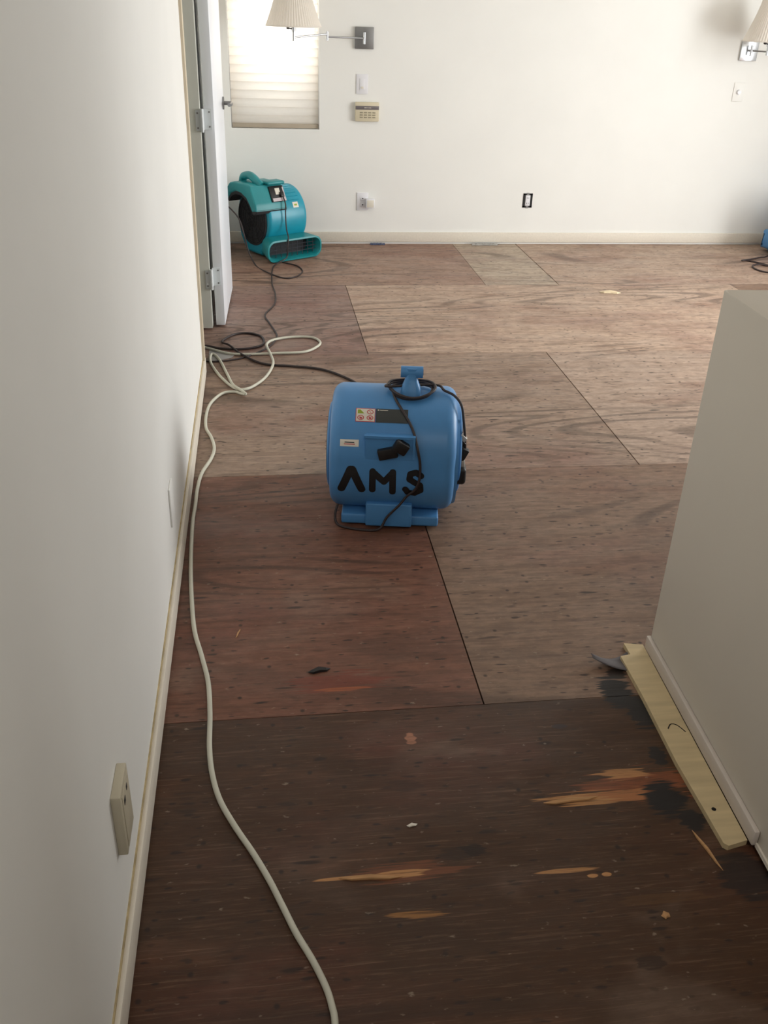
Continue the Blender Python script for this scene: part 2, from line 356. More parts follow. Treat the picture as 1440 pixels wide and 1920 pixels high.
# door leaf folded back against the left wall
DR = Matrix.Translation((-0.239, 4.712, 0)) @ Matrix.Rotation(R_(-2.0), 4, 'Z')
bm = bmesh.new(); box(bm, 0.0, 0.046, 0.0, 0.705, 0.010, 2.035, bev=0.002, M=DR)
door = struct(finish(bm, 'door_1', M_door))
for zc in (0.262, 0.997, 1.80):
    bm = bmesh.new()
    cyl(bm, (-0.2465, 4.650, zc - 0.050), (-0.2465, 4.650, zc + 0.050), 0.0078, n=14)
    for k in range(4):
        cyl(bm, (-0.2465, 4.650, zc - 0.030 + 0.02 * k - 0.0008), (-0.2465, 4.650, zc - 0.030 + 0.02 * k + 0.0008), 0.0085, n=14)
    box(bm, -0.275, -0.2425, 4.6515, 4.6545, zc - 0.045, zc + 0.045)
    box(bm, -0.2425, -0.205, 4.7075, 4.7112, zc - 0.045, zc + 0.045)
    box(bm, -0.2435, -0.2400, 4.652, 4.710, zc - 0.045, zc + 0.045)
    hg = finish(bm, 'door_hinge', M_hinge, door)
    for dx in (-0.266, -0.215):
        for dz in (-0.032, 0.032):
            yy = 4.650 if dx < -0.25 else 4.706
            cylo('screw', M_nickel, hg, (dx, yy, zc + dz), (dx, yy + 0.003, zc + dz), 0.004, n=10)
bm = bmesh.new()
kp = DR @ Vector((0.046, 0.635, 1.010)); nx = (DR.to_3x3() @ Vector((1, 0, 0)))
cyl(bm, kp, kp + nx * 0.008, 0.031, n=28); cyl(bm, kp + nx * 0.008, kp + nx * 0.045, 0.010, n=16)
ly = DR.to_3x3() @ Vector((0, 1, 0))
tube(bm, [kp + nx * 0.043, kp + nx * 0.047 - ly * 0.03, kp + nx * 0.046 - ly * 0.075, kp + nx * 0.040 - ly * 0.105], 0.0085, n=12)
finish(bm, 'door_handle', M_nickel, door)

# window in the back wall with its shade
win = bmesh.new()
for a in ((wx0, wx0 + 0.035, YB + 0.085, YB + 0.13, wz0, wz1), (wx1 - 0.035, wx1, YB + 0.085, YB + 0.13, wz0, wz1), (wx0 + 0.035, wx1 - 0.035, YB + 0.085, YB + 0.13, wz0, wz0 + 0.04), (wx0 + 0.035, wx1 - 0.035, YB + 0.085, YB + 0.13, wz1 - 0.04, wz1)):
    box(win, *a, bev=0.003)
win = struct(finish(win, 'window_1', M_wp))
mg = bpy.data.materials.new('window_glass'); mg.use_nodes = True; nt = mg.node_tree
nt.nodes.remove(nt.nodes['Principled BSDF'])
tr = nt.nodes.new('ShaderNodeBsdfTransparent'); gl = nt.nodes.new('ShaderNodeBsdfGlossy'); gl.inputs['Roughness'].default_value = 0.02
fr = nt.nodes.new('ShaderNodeFresnel'); mx = nt.nodes.new('ShaderNodeMixShader')
nt.links.new(fr.outputs[0], mx.inputs[0]); nt.links.new(tr.outputs[0], mx.inputs[1]); nt.links.new(gl.outputs[0], mx.inputs[2]); nt.links.new(mx.outputs[0], nt.nodes['Material Output'].inputs[0])
boxo('pane', mg, win, wx0 + 0.035, wx1 - 0.035, YB + 0.104, YB + 0.110, wz0 + 0.04, wz1 - 0.04)
bl = thing('window_shade', 'off-white pleated window shade glowing in the window at the back left', 'window shade', ((wx0 + wx1) / 2, YB + 0.03, wz0))
bm = bmesh.new(); pts = []; z = 0.030; pitch = 0.050
half = (wx1 - wx0) / 2 - 0.005
zz = []
while z < wz1 - wz0 - 0.03:
    for k in range(8):
        u = k / 8; zz.append((z + u * pitch, -0.011 * abs(math.sin(math.pi * u)) ** 0.7))
    z += pitch
A = [(bm.verts.new((-half, y, z)), bm.verts.new((half, y, z)), bm.verts.new((-half, -y * 1.0 + 0.012, z)), bm.verts.new((half, -y + 0.012, z))) for z, y in zz]
for a, b in zip(A[:-1], A[1:]):
    bm.faces.new((a[0], a[1], b[1], b[0]))
for f in list(bm.faces): pass
bmesh.ops.delete(bm, geom=[w for w in bm.verts if not w.link_faces], context='VERTS')
sh = finish(bm, 'pleated_fabric', M_blind, bl, angle=60)
boxo('bottom_rail', M_rail, bl, -half, half, -0.014, 0.012, 0.004, 0.030, bev=0.003)
boxo('head_rail', M_rail, bl, -half, half, -0.02, 0.02, wz1 - wz0 - 0.035, wz1 - wz0 - 0.001, bev=0.002)
tubeo('cord_stub', M_wp, bl, [(half - 0.02, -0.016, wz1 - wz0 - 0.04), (half - 0.02, -0.016, 0.5)], 0.0012, n=6)

# ------------------------------------------------------------------ half wall on the right
PR = Matrix.Translation((0.994, 1.872, 0)) @ Matrix.Rotation(R_(-2.4), 4, 'Z')
bm = bmesh.new(); box(bm, 0, 0.16, -3.4, 0, 0.012, 0.978, bev=0.004, M=PR)
struct(finish(bm, 'wall_half', M_pony))
bm = bmesh.new(); box(bm, -0.012, 0.0, -0.665, 0.0, 0.014, 0.052, bev=0.003, M=PR)
struct(finish(bm, 'baseboard_half', mat('baseboard_pinkish', (206, 196, 186), 0.5, var=0.04, scale=10)))
bm = bmesh.new(); box(bm, -0.004, 0.001, -3.3, -0.665, 0.012, 0.022, M=PR)
struct(finish(bm, 'trim_4', M_base))
# pale plywood strip lying along its foot
bm = bmesh.new()
out = [(-0.012, 0.010), (-0.062, 0.018), (-0.060, -0.030), (-0.088, -0.036), (-0.082, -0.20), (-0.080, -0.42), (-0.072, -0.55), (-0.066, -0.655), (-0.058, -0.662), (-0.013, -0.650)]
lo = [bm.verts.new(PR @ Vector((x, y, 0.0005))) for x, y in out]; hi = [bm.verts.new(PR @ Vector((x, y, 0.014))) for x, y in out]
bm.faces.new(hi); bm.faces.new(lo[::-1])
for i in range(len(out)): bm.faces.new((lo[i], lo[(i + 1) % len(out)], hi[(i + 1) % len(out)], hi[i]))
st = finish(bm, 'plywood_strip', M_pale, smooth=False)
tag(st, 'pale narrow plywood strip along the foot of the half wall, notched at one end', 'wood strip')
tubeo('crack', M_sub, st, [PR @ Vector(p) for p in ((-0.060, -0.315, 0.0138), (-0.048, -0.300, 0.0138), (-0.034, -0.305, 0.0138), (-0.022, -0.328, 0.0138))], 0.0015, n=6)
cylo('nail_hole', M_sub, st, PR @ Vector((-0.050, -0.565, 0.0135)), PR @ Vector((-0.050, -0.565, 0.0145)), 0.005, n=12)
# curled felt flap at the end of the strip
bm = bmesh.new(); nu, nv = 16, 6; G = []
for i in range(nu + 1):
    u = i / nu; row = []
    for j in range(nv + 1):
        w = j / nv
        x = 0.822 + 0.125 * u; y = 1.828 - 0.035 * math.sin(u * 2.2) * (1 - 0.3 * u) + (w - 0.2) * (0.016 + 0.068 * u)
        zc = 0.020 * (1 - u) ** 2 + 0.004 + 0.006 * math.sin(3 * w + 4 * u) * w
        row.append(bm.verts.new((x, y, zc)))
    G.append(row)
for i in range(nu):
    for j in range(nv): bm.faces.new((G[i][j], G[i + 1][j], G[i + 1][j + 1], G[i][j + 1]))
fl_ = finish(bm, 'felt_scrap', M_flap); md = fl_.modifiers.new('s', 'SOLIDIFY'); md.thickness = 0.002
tag(fl_, 'torn grey felt scrap curling up beside the far end of the half wall', 'scrap')
# broken slivers at the near end of the strip
def sliver(name, p, q, w, h, m, label, cat):
    bm = bmesh.new(); p, q = Vector(p), Vector(q); tt = (q - p); n = Vector((-tt.y, tt.x, 0)).normalized()
    rings = []
    for k, (s, a) in enumerate(((0, 0.15), (0.2, 0.8), (0.5, 1.0), (0.8, 0.7), (1, 0.1))):
        c = p + tt * s + n * (0.12 * w * (-1) ** k)
        rings.append([c - n * w * a / 2, c + n * w * a * 0.5, c + n * w * a * 0.4 + Vector((0, 0, h * a)), c - n * w * a * 0.4 + Vector((0, 0, h * a * 0.8))])
    loft(bm, rings); o = finish(bm, name, m, smooth=False); return tag(o, label, cat)
sliver('wood_sliver', (0.856, 1.270, 0.001), (0.876, 1.165, 0.001), 0.006, 0.005, M_splint, 'thin pale wood sliver beside the near end of the plywood strip', 'wood sliver')
sliver('wood_sliver', (2.03, 5.32, 0.001), (2.16, 5.30, 0.001), 0.035, 0.012, mat('bright_splinter', (222, 204, 170), 0.6, var=0.1), 'bright yellow wood chip on the far floor, well right of the blue blower', 'wood sliver')
sliver('wood_sliver', (0.11, 1.222, 0.001), (0.235, 1.214, 0.001), 0.010, 0.005, M_splint, 'long pale splinter raised along a gouge in the middle of the near floor', 'wood sliver')
sliver('wood_sliver', (0.565, 1.372, 0.001), (0.69, 1.380, 0.001), 0.012, 0.004, M_splint, 'pale raised splinter in the long gouge left of the plywood strip', 'wood sliver')
sliver('debris_chip', (0.085, 1.857, 0.001), (0.142, 1.868, 0.001), 0.016, 0.008, M_black, 'small black chip on the reddish floor between the blue blower and the camera', 'debris')
sliver('wood_chip', (-0.100, 2.02, 0.001), (-0.088, 2.06, 0.001), 0.004, 0.003, M_splint, 'tiny curled wood shaving just right of the white cord', 'wood chip')
sliver('wood_chip', (0.262, 1.339, 0.001), (0.285, 1.342, 0.001), 0.008, 0.003, M_stk, 'tiny whitish flake above the central gouge in the near floor', 'wood chip')
sliver('wood_chip', (0.712, 1.075, 0.001), (0.729, 1.080, 0.001), 0.014, 0.004, M_splint, 'small round tan chip on the dark floor at the lower right', 'wood chip')

# things under the back baseboard
for nm, x0, x1, y0, m, lb in (('floor_strip', 0.770, 0.875, 6.545, M_bshim, 'dark blue-grey strip poking out under the baseboard below the white outlet'),
                             ('foil_strip', 1.50, 1.69, 6.535, M_foil, 'crumpled silver strip on the floor under the back baseboard')):
    bm = bmesh.new(); n = 12; G = []
    for i in range(n + 1):
        x = x0 + (x1 - x0) * i / n; q = 0.003 * math.sin(i * 2.3)
        G.append([bm.verts.new((x, y0 + q, 0.002 + abs(q) * 0.5)), bm.verts.new((x, 6.566, 0.009 + q)), bm.verts.new((x, 6.574, 0.0075))])
    for a, b in zip(G[:-1], G[1:]):
        for j in range(2): bm.faces.new((a[j], b[j], b[j + 1], a[j + 1]))
    o = finish(bm, nm, m, smooth=False); md = o.modifiers.new('s', 'SOLIDIFY'); md.thickness = 0.0015; tag(o, lb, 'strip')
# film scrap at the doorway
bm = bmesh.new(); vs = [bm.verts.new(p) for p in ((-0.262, 4.372, 0.0022), (-0.205, 4.325, 0.0026), (-0.139, 4.272, 0.003), (-0.150, 4.235, 0.0022), (-0.20, 4.205, 0.002), (-0.258, 4.182, 0.002))]
bm.faces.new(vs); o = finish(bm, 'film_scrap', M_film, smooth=False); md = o.modifiers.new('s', 'SOLIDIFY'); md.thickness = 0.0012
tag(o, 'grey plastic scrap lying in the doorway under the cords', 'scrap')

# ------------------------------------------------------------------ wall fittings (built facing -Y, origin on the wall)
def plate(bm, w, h, th, bev=0.002): box(bm, -w / 2, w / 2, -th, 0, -h / 2, h / 2, bev=bev)
t1 = thing('light_switch', 'white rocker light switch on the back wall between the lamp and the keypad', 'light switch', (0.697, YB, 1.027))
bm = bmesh.new(); plate(bm, 0.076, 0.120, 0.006); finish(bm, 'wall_plate', M_wp, t1)
bm = bmesh.new(); box(bm, -0.017, 0.017, -0.0095, -0.004, -0.034, 0.034, bev=0.002); finish(bm, 'rocker', M_wp, t1)
bm = bmesh.new(); box(bm, -0.008, 0.008, -0.0125, -0.008, -0.026, -0.014, bev=0.001); finish(bm, 'dimmer_slide', M_stk, t1)
t1 = thing('alarm_keypad', 'beige alarm keypad with dark display and rows of keys, on the back wall', 'keypad', (0.731, YB, 0.862))
bm = bmesh.new(); plate(bm, 0.158, 0.118, 0.028, 0.006); finish(bm, 'housing', M_ivory, t1)
bm = bmesh.new(); box(bm, -0.078, 0.078, -0.0305, -0.026, 0.014, 0.037, bev=0.002); dsp = finish(bm, 'display', M_grey, t1)
bm = bmesh.new()
for x0, x1 in ((-0.02, -0.004), (0.0, 0.008), (0.012, 0.026)): box(bm, x0, x1, -0.0311, -0.0303, 0.024, 0.0275)
finish(bm, 'lettering', M_stk, dsp, smooth=False)
for r in range(3):
    for c in range(4):
        bm = bmesh.new(); x = -0.039 + 0.028 * c; z = -0.004 - 0.0145 * r
        box(bm, x - 0.010, x + 0.010, -0.0305, -0.027, z - 0.0035, z + 0.0035, bev=0.001); finish(bm, 'key', M_key, t1)
t1 = thing('wall_outlet', 'white outlet with a plug-in adapter, low on the back wall near the teal blower', 'outlet', (0.713, YB, 0.288))
bm = bmesh.new(); plate(bm, 0.078, 0.118, 0.006); wp = finish(bm, 'wall_plate', M_wp, t1)
for z in (0.021, -0.021):
    bm = bmesh.new(); box(bm, -0.017, 0.017, -0.008, -0.005, z - 0.014, z + 0.014, bev=0.003); so = finish(bm, 'socket', M_wp, t1)
    bm = bmesh.new(); cyl(bm, (0.001, -0.0088, z), (0.001, -0.0078, z), 0.0045, n=12); finish(bm, 'socket_hole', M_dark, so)
t2 = thing('plug_adapter', 'small cube-shaped white adapter plugged into the low back-wall outlet', 'adapter', (0.760, YB - 0.009, 0.280))
bm = bmesh.new(); box(bm, -0.026, 0.034, -0.036, 0.0, -0.031, 0.031, bev=0.005); finish(bm, 'adapter_body', M_wp, t2)
bm = bmesh.new(); box(bm, -0.020, 0.028, -0.0375, -0.034, -0.024, 0.024, bev=0.002); finish(bm, 'adapter_face', M_stk, t2)
t1 = thing('bare_receptacle', 'bare black outlet without cover plate, low on the right part of the back wall', 'outlet', (1.888, YB, 0.303))
bm = bmesh.new()
for a in ((-0.034, -0.018), (0.018, 0.034)): box(bm, a[0], a[1], -0.003, 0.004, -0.046, 0.046)
box(bm, -0.034, 0.034, -0.003, 0.004, 0.036, 0.048); box(bm, -0.034, 0.034, -0.003, 0.004, -0.048, -0.036)
finish(bm, 'box_opening', M_black, t1)
bm = bmesh.new(); box(bm, -0.017, 0.017, -0.008, 0.0, -0.035, 0.035, bev=0.003); rf = finish(bm, 'receptacle_face', M_wp, t1)
for z in (0.018, -0.018):
    for x in (-0.006, 0.006): boxo('slot', M_dark, rf, x - 0.0012, x + 0.0012, -0.0086, -0.0078, z - 0.004, z + 0.004)
for z in (0.044, -0.044): boxo('mounting_tab', M_nickel, t1, -0.008, 0.008, -0.004, 0.0, z - 0.008, z + 0.008)
t1 = thing('dimmer_switch', 'white wall dimmer with a small round knob below the right-hand lamp', 'light switch', (3.30, YB, 1.033))
bm = bmesh.new(); plate(bm, 0.076, 0.120, 0.005); finish(bm, 'wall_plate', M_wall, t1)
cylo('knob', M_wp, t1, (0.0, -0.004, 0.0), (0.0, -0.022, 0.0), 0.016, 0.013)
# left wall fittings (built facing +X)
t1 = thing('surface_outlet', 'thick beige box outlet low on the left wall in the foreground', 'outlet', (XL, 1.163, 0.292))
bm = bmesh.new(); box(bm, 0, 0.0165, -0.041, 0.041, -0.066, 0.066, bev=0.002); finish(bm, 'outlet_box', M_beige, t1)
bm = bmesh.new(); box(bm, 0.016, 0.018, -0.030, 0.034, -0.058, 0.056, bev=0.001); fp = finish(bm, 'face_plate', M_beige, t1)
bm = bmesh.new(); box(bm, 0.0178, 0.0186, -0.022, -0.010, 0.030, 0.042); finish(bm, 'socket_hole', M_dark, fp, smooth=False)
boxo('socket_hole', M_dark, fp, 0.0178, 0.0186, 0.006, 0.014, 0.036, 0.046)
t1 = thing('blank_plate', 'thin white blank cover plate low on the left wall, level with the blue blower', 'wall plate', (XL, 2.31, 0.262))
bm = bmesh.new(); box(bm, 0, 0.005, -0.038, 0.038, -0.059, 0.059, bev=0.002); finish(bm, 'cover', M_wall, t1)


# ------------------------------------------------------------------ swing-arm lamps
def swing_lamp(loc, elbow, head, label, pm):
    tl = thing('swing_arm_lamp', label, 'wall lamp', loc, 0, 'swing-arm wall lamps')
    bm = bmesh.new(); box(bm, -0.060, 0.060, -0.018, 0, -0.063, 0.063, bev=0.0025); bp = finish(bm, 'back_plate', pm, tl)
    piv = Vector((-0.005, -0.052, 0.0))
    bm = bmesh.new(); cyl(bm, piv - Vector((0, 0, 0.033)), piv + Vector((0, 0, 0.033)), 0.0085, n=18); cyl(bm, (piv.x, -0.018, 0), (piv.x, piv.y, 0), 0.007, n=14)
    finish(bm, 'pivot', M_chrome, tl)
    e = Vector(elbow); hd = Vector(head)
    tubeo('arm', M_nickel, tl, [piv, e], 0.0052, n=12, sub=1)
    bm = bmesh.new(); cyl(bm, e - Vector((0, 0, 0.020)), e + Vector((0, 0, 0.030)), 0.0085, n=18); finish(bm, 'elbow', M_chrome, tl)
    e2 = e + Vector((0, 0, 0.015))
    tubeo('arm', M_chrome, tl, [e2, hd + Vector((0, 0, 0.0))], 0.0058, n=12, sub=1)
    bm = bmesh.new(); cyl(bm, hd - Vector((0, 0, 0.020)), hd + Vector((0, 0, 0.030)), 0.0085, n=18); cyl(bm, hd + Vector((0, 0, 0.03)), hd + Vector((0, 0, 0.105)), 0.013, 0.017, n=20)
    sk = finish(bm, 'socket', M_chrome, tl)
    bm = bmesh.new(); cyl(bm, hd + Vector((-0.010, -0.004, 0.045)), hd + Vector((-0.034, -0.014, 0.050)), 0.0035, n=10); cyl(bm, hd + Vector((-0.030, -0.012, 0.050)), hd + Vector((-0.040, -0.016, 0.052)), 0.008, n=12)
    finish(bm, 'turn_switch', M_black, sk)
    bm = bmesh.new(); NP = 120; rings = []
    for k in range(13):
        s = k / 12; z = 0.060 + 0.25 * s; r = 0.088 + 0.078 * (1 - s) ** 1.35
        rings.append([(hd.x + r * (1 + 0.012 * (-1) ** i) * math.cos(2 * math.pi * i / NP), hd.y + r * (1 + 0.012 * (-1) ** i) * math.sin(2 * math.pi * i / NP), hd.z + z) for i in range(NP)])
    loft(bm, rings, False, False); shd = finish(bm, 'lamp_shade', M_shade, tl, smooth=False); md = shd.modifiers.new('s', 'SOLIDIFY'); md.thickness = 0.0015
    for zz_, rr in ((0.060, 0.166), (0.310, 0.088)):
        bm = bmesh.new(); tube(bm, [(hd.x + rr * math.cos(2 * math.pi * i / 48), hd.y + rr * math.sin(2 * math.pi * i / 48), hd.z + zz_) for i in range(49)], 0.0032, n=8, sub=1, closed=True)
        finish(bm, 'shade_hem', M_shade, shd, angle=80)
    bm = bmesh.new()
    for i in range(3):
        a = 2 * math.pi * i / 3; tube(bm, [hd + Vector((0, 0, 0.305)), hd + Vector((0.085 * math.cos(a), 0.085 * math.sin(a), 0.305))], 0.0015, n=6, sub=1)
    tube(bm, [hd + Vector((0, 0, 0.10)), hd + Vector((0, 0, 0.31))], 0.002, n=6, sub=1)
    finish(bm, 'shade_frame', M_chrome, shd)
    return tl
swing_lamp((0.7055, YB, 1.296), (-0.252, -0.20, 0.006), (-0.463, -0.335, 0.002), 'chrome swing-arm wall lamp with pleated cream shade in front of the shaded window', M_nickel)
swing_lamp((3.315, YB, 1.290), (0.215, -0.16, -0.004), (-0.028, -0.315, 0.004), 'chrome swing-arm wall lamp with pale shade at the right end of the back wall', M_chrome)

# ------------------------------------------------------------------ blowers
def bulge(ang): return 1 + 0.085 * math.sin(2 * R_(min(-ang, 90))) if ang < 0 else 1
def on_drum(Rr, cz_, x, ang, off=0.0):
    a = R_(ang); Rr = Rr * bulge(ang); return Vector((x, -math.cos(a) * (Rr + off), cz_ + math.sin(a) * (Rr + off)))
def decal(name, m, parent, Rr, cz_, x0, x1, a0, a1, off, n=10):
    bm = bmesh.new(); rows = []
    for k in range(n + 1):
        a = a0 + (a1 - a0) * k / n
        rows.append([bm.verts.new(on_drum(Rr, cz_, x0, a, off)), bm.verts.new(on_drum(Rr, cz_, x1, a, off))])
    for p, q in zip(rows[:-1], rows[1:]): bm.faces.new((p[0], p[1], q[1], q[0]))
    return finish(bm, name, m, parent)
def strokes(name, m, parent, Rr, cz_, segs, w, off):
    """strokes drawn on the drum: segs = list of polylines of (x, arc metres above centre)"""
    bm = bmesh.new(); q = 0
    def put(x, s, o_): return bm.verts.new(on_drum(Rr, cz_, x, math.degrees(s / Rr), o_))
    for poly in segs:
        for (x0, s0), (x1, s1) in zip(poly[:-1], poly[1:]):
            L_ = math.hypot(x1 - x0, s1 - s0); n = max(2, int(L_ / 0.008)); nx_, ns = -(s1 - s0) / L_ * w / 2, (x1 - x0) / L_ * w / 2
            q += 1; o_ = off + 0.00008 * q; rows = []
            for k in range(n + 1):
                f = k / n; x = x0 + (x1 - x0) * f; s = s0 + (s1 - s0) * f
                rows.append((put(x + nx_, s + ns, o_), put(x - nx_, s - ns, o_)))
            for a, b in zip(rows[:-1], rows[1:]): bm.faces.new((a[0], a[1], b[1], b[0]))
        for (x0, s0) in poly:
            q += 1; o_ = off + 0.00008 * q; ring = [put(x0 + w / 2 * math.cos(k * math.pi / 6), s0 + w / 2 * math.sin(k * math.pi / 6), o_) for k in range(12)]
            bm.faces.new(ring)
    return finish(bm, name, m, parent)
def intake(parent, x, sgn, yc, zc, rad, m):
    bm = bmesh.new(); cyl(bm, (x, yc, zc), (x + sgn * 0.004, yc, zc), rad, n=40); rc = finish(bm, 'intake_opening', M_dark, parent)
    bm = bmesh.new()
    for r in [rad * k / 6 for k in range(1, 7)]:
        tube(bm, [(x + sgn * 0.010, yc + r * math.cos(2 * math.pi * i / 36), zc + r * math.sin(2 * math.pi * i / 36)) for i in range(37)], 0.002, n=6, sub=1, closed=True)
    for i in range(6):
        a = math.pi * i / 6
        tube(bm, [(x + sgn * 0.009, yc - rad * math.cos(a), zc - rad * math.sin(a)), (x + sgn * 0.009, yc + rad * math.cos(a), zc + rad * math.sin(a))], 0.002, n=6, sub=1)
    finish(bm, 'intake_grille', M_black, parent)
    bm = bmesh.new(); rings = []
    for k in range(10):
        a = 2 * math.pi * k / 10; rr = rad + 0.008 + 0.008 * math.cos(a); xx = x + sgn * (0.003 + 0.007 * math.sin(a))
        rings.append([(xx, yc + rr * math.cos(2 * math.pi * i / 40), zc + rr * math.sin(2 * math.pi * i / 40)) for i in range(40)])
    rings.append(rings[0]); loft(bm, rings, False, False); bmesh.ops.remove_doubles(bm, verts=bm.verts, dist=1e-5)
    finish(bm, 'intake_rim', m, parent)

BR, BC = 0.195, 0.225
def blue_blower(label, loc, rz, detailed=True):
    b = thing('air_blower', label, 'blower', loc, rz)
    prof = []
    pts = [(0.268, 0.022), (0.268, 0.150), (0.215, 0.168)]
    ring = [(math.cos(R_(a)) * BR * bulge(180 - a), max(0.026, BC + math.sin(R_(a)) * BR * bulge(180 - a))) for a in range(-4, 262, 4) if a > 5 or True]
    ring = [(y, z) if y < 0.15 or z > 0.2 else (math.cos(math.asin(max(-1, min(1, (z - BC) / BR)))) * BR, z) for y, z in ring]
    pts += ring + [(-0.020, 0.024)]
    prof = resample(pts, 0.02)
    bm = bmesh.new(); extrude_round(bm, prof, -0.200, 0.200, 0.036, 7); body = finish(bm, 'housing', M_blue, b, angle=50)
    # raised side flange of the scroll
    bm = bmesh.new(); cyl(bm, (0.194, 0.0, 0.205), (0.208, 0.0, 0.205), 0.176, 0.170, n=48); finish(bm, 'side_flange', M_blue, b)
    intake(b, 0.2085, 1, 0.0, 0.215, 0.125, M_blue); intake(b, -0.2005, -1, 0.0, 0.215, 0.125, M_blue)
    # outlet at the far side
    bm = bmesh.new(); box(bm, -0.165, 0.165, 0.262, 0.2695, 0.035, 0.140, bev=0.002); finish(bm, 'outlet_opening', M_dark, b)
    bm = bmesh.new()
    for k in range(1, 8): box(bm, -0.165 + 0.0413 * k - 0.002, -0.165 + 0.0413 * k + 0.002, 0.268, 0.273, 0.035, 0.140)
    box(bm, -0.165, 0.165, 0.268, 0.273, 0.085, 0.089); finish(bm, 'outlet_grille', M_blue, b)
    # skid, lower tab, upper boss
    bm = bmesh.new(); box(bm, -0.160, 0.156, -0.163, 0.22, 0.006, 0.042, bev=0.007, seg=3); finish(bm, 'skid', M_blue, b)
    for x in (-0.13, 0.13):
        for y in (-0.13, 0.19): cylo('rubber_foot', M_black, b, (x, y, 0.0), (x, y, 0.008), 0.014, n=16)
    bm = bmesh.new(); box(bm, -0.080, 0.069, -0.181, -0.05, 0.010, 0.092, bev=0.005, seg=3); finish(bm, 'lower_tab', M_blue, b)
    bm = bmesh.new()
    vs = []
    prof2 = [(-0.06, 0.3325), (-0.187, 0.3325), (-0.194, 0.262), (-0.190, 0.245), (-0.06, 0.245)]
    rr = [[(x, y, z) for y, z in prof2[::-1]] for x in (-0.087, 0.067)]
    loft(bm, rr); es = [e for e in bm.edges]; bmesh.ops.bevel(bm, geom=es, offset=0.003, segments=2, affect='EDGES')
    finish(bm, 'switch_panel', M_blue, b)
    bm = bmesh.new(); loft(bm, [[(x, y, z) for y, z in ((-0.180, 0.327), (-0.194, 0.327), (-0.194, 0.335), (-0.180, 0.335))] for x in (-0.089, 0.069)])
    loft(bm, [[(x, y, z) for y, z in ((-0.180, 0.262), (-0.1965, 0.262), (-0.194, 0.328), (-0.180, 0.328))] for x in (0.062, 0.069)])
    finish(bm, 'panel_rim', M_blue, b)
    # handle: two posts and a bar running front to back
    hx = 0.049
    bm = bmesh.new(); rings = []
    for z, w, dd, yy in ((0.375, 0.070, 0.060, -0.040), (0.405, 0.068, 0.054, -0.036), (0.437, 0.060, 0.044, -0.030), (0.455, 0.044, 0.034, -0.024), (0.469, 0.037, 0.030, -0.020), (0.497, 0.037, 0.030, -0.018)):
        rings.append([(hx + px, yy + py, z) for px, py in rrect(w, dd, dd * 0.35, 4)])
    loft(bm, rings); hp = finish(bm, 'handle_post', M_blue, b, angle=50)
    bm = bmesh.new(); rings = []
    for z, w, dd in ((0.33, 0.06, 0.05), (0.39, 0.05, 0.04), (0.425, 0.036, 0.03)): rings.append([(hx + px, 0.095 + py, z) for px, py in rrect(w, dd, dd * 0.35, 4)])
    loft(bm, rings); finish(bm, 'handle_post', M_blue, b, angle=50)
    tubeo('handle_grip', M_blue, b, [(hx, -0.015, 0.455), (hx, 0.03, 0.450), (hx, 0.095, 0.418)], 0.014, n=14)
    bm = bmesh.new(); cyl(bm, (hx - 0.034, -0.016, 0.482), (hx + 0.036, -0.016, 0.482), 0.0185, n=28); finish(bm, 'handle_cap', M_blue, hp)
    bm = bmesh.new(); cyl(bm, (hx + 0.0355, -0.016, 0.482), (hx + 0.037, -0.016, 0.482), 0.010, n=20); finish(bm, 'cap_hole', mat('deep_blue_plastic', (30, 62, 120), 0.5), hp)
    if detailed:
        strokes('painted_letter', M_paint, b, BR, BC, [[(-0.158, -0.0722), (-0.130, -0.0052)], [(-0.124, -0.0052), (-0.094, -0.0722)]], 0.025, 0.0006).name = 'painted_letter'
        strokes('painted_letter', M_paint, b, BR, BC, [[(-0.060, -0.0731), (-0.060, -0.0087)], [(-0.060, -0.0104), (-0.024, -0.0418), (0.003, -0.0104)], [(0.003, -0.0087), (0.004, -0.0783)]], 0.021, 0.0006)
        strokes('painted_letter', M_paint, b, BR, BC, [[(0.092, -0.0174), (0.076, -0.0070), (0.058, -0.0122), (0.056, -0.0296), (0.072, -0.0400), (0.090, -0.0487), (0.092, -0.0679), (0.074, -0.0800), (0.052, -0.0766), (0.044, -0.0644)]], 0.020, 0.0006)
        w_ = decal('warning_label', M_red, b, BR, BC, -0.1200, -0.0590, 43.4, 57.3, 0.0006)
        decal('label_ground', M_stk, w_, BR, BC, -0.1180, -0.0610, 44.0, 56.7, 0.0010)
        for x, a, m in ((-0.104, 53.4, M_grn), (-0.075, 53.4, M_red), (-0.104, 47.4, M_red), (-0.075, 47.4, M_red)):
            bm = bmesh.new(); c0 = R_(a) * BR
            if m is M_grn:
                bm.faces.new([bm.verts.new(on_drum(BR, BC, x + dx, math.degrees((c0 + ds) / BR), 0.0014)) for dx, ds in ((-0.010, 0.007), (-0.002, 0.0075), (0.011, -0.006), (-0.010, -0.0065))])
            else:
                ro = [bm.verts.new(on_drum(BR, BC, x + 0.0105 * math.cos(k * math.pi / 12), math.degrees((c0 + 0.0082 * math.sin(k * math.pi / 12)) / BR), 0.0014)) for k in range(24)]
                ri = [bm.verts.new(on_drum(BR, BC, x + 0.0080 * math.cos(k * math.pi / 12), math.degrees((c0 + 0.0060 * math.sin(k * math.pi / 12)) / BR), 0.0014)) for k in range(24)]
                for k in range(24): bm.faces.new((ro[k], ro[(k + 1) % 24], ri[(k + 1) % 24], ri[k]))
                z0 = 0.0045
                bm.faces.new([bm.verts.new(on_drum(BR, BC, x + dx, math.degrees((c0 + ds) / BR), 0.0016)) for dx, ds in ((-z0, z0), (-z0 + 0.002, z0), (z0, -z0), (z0 - 0.002, -z0))])
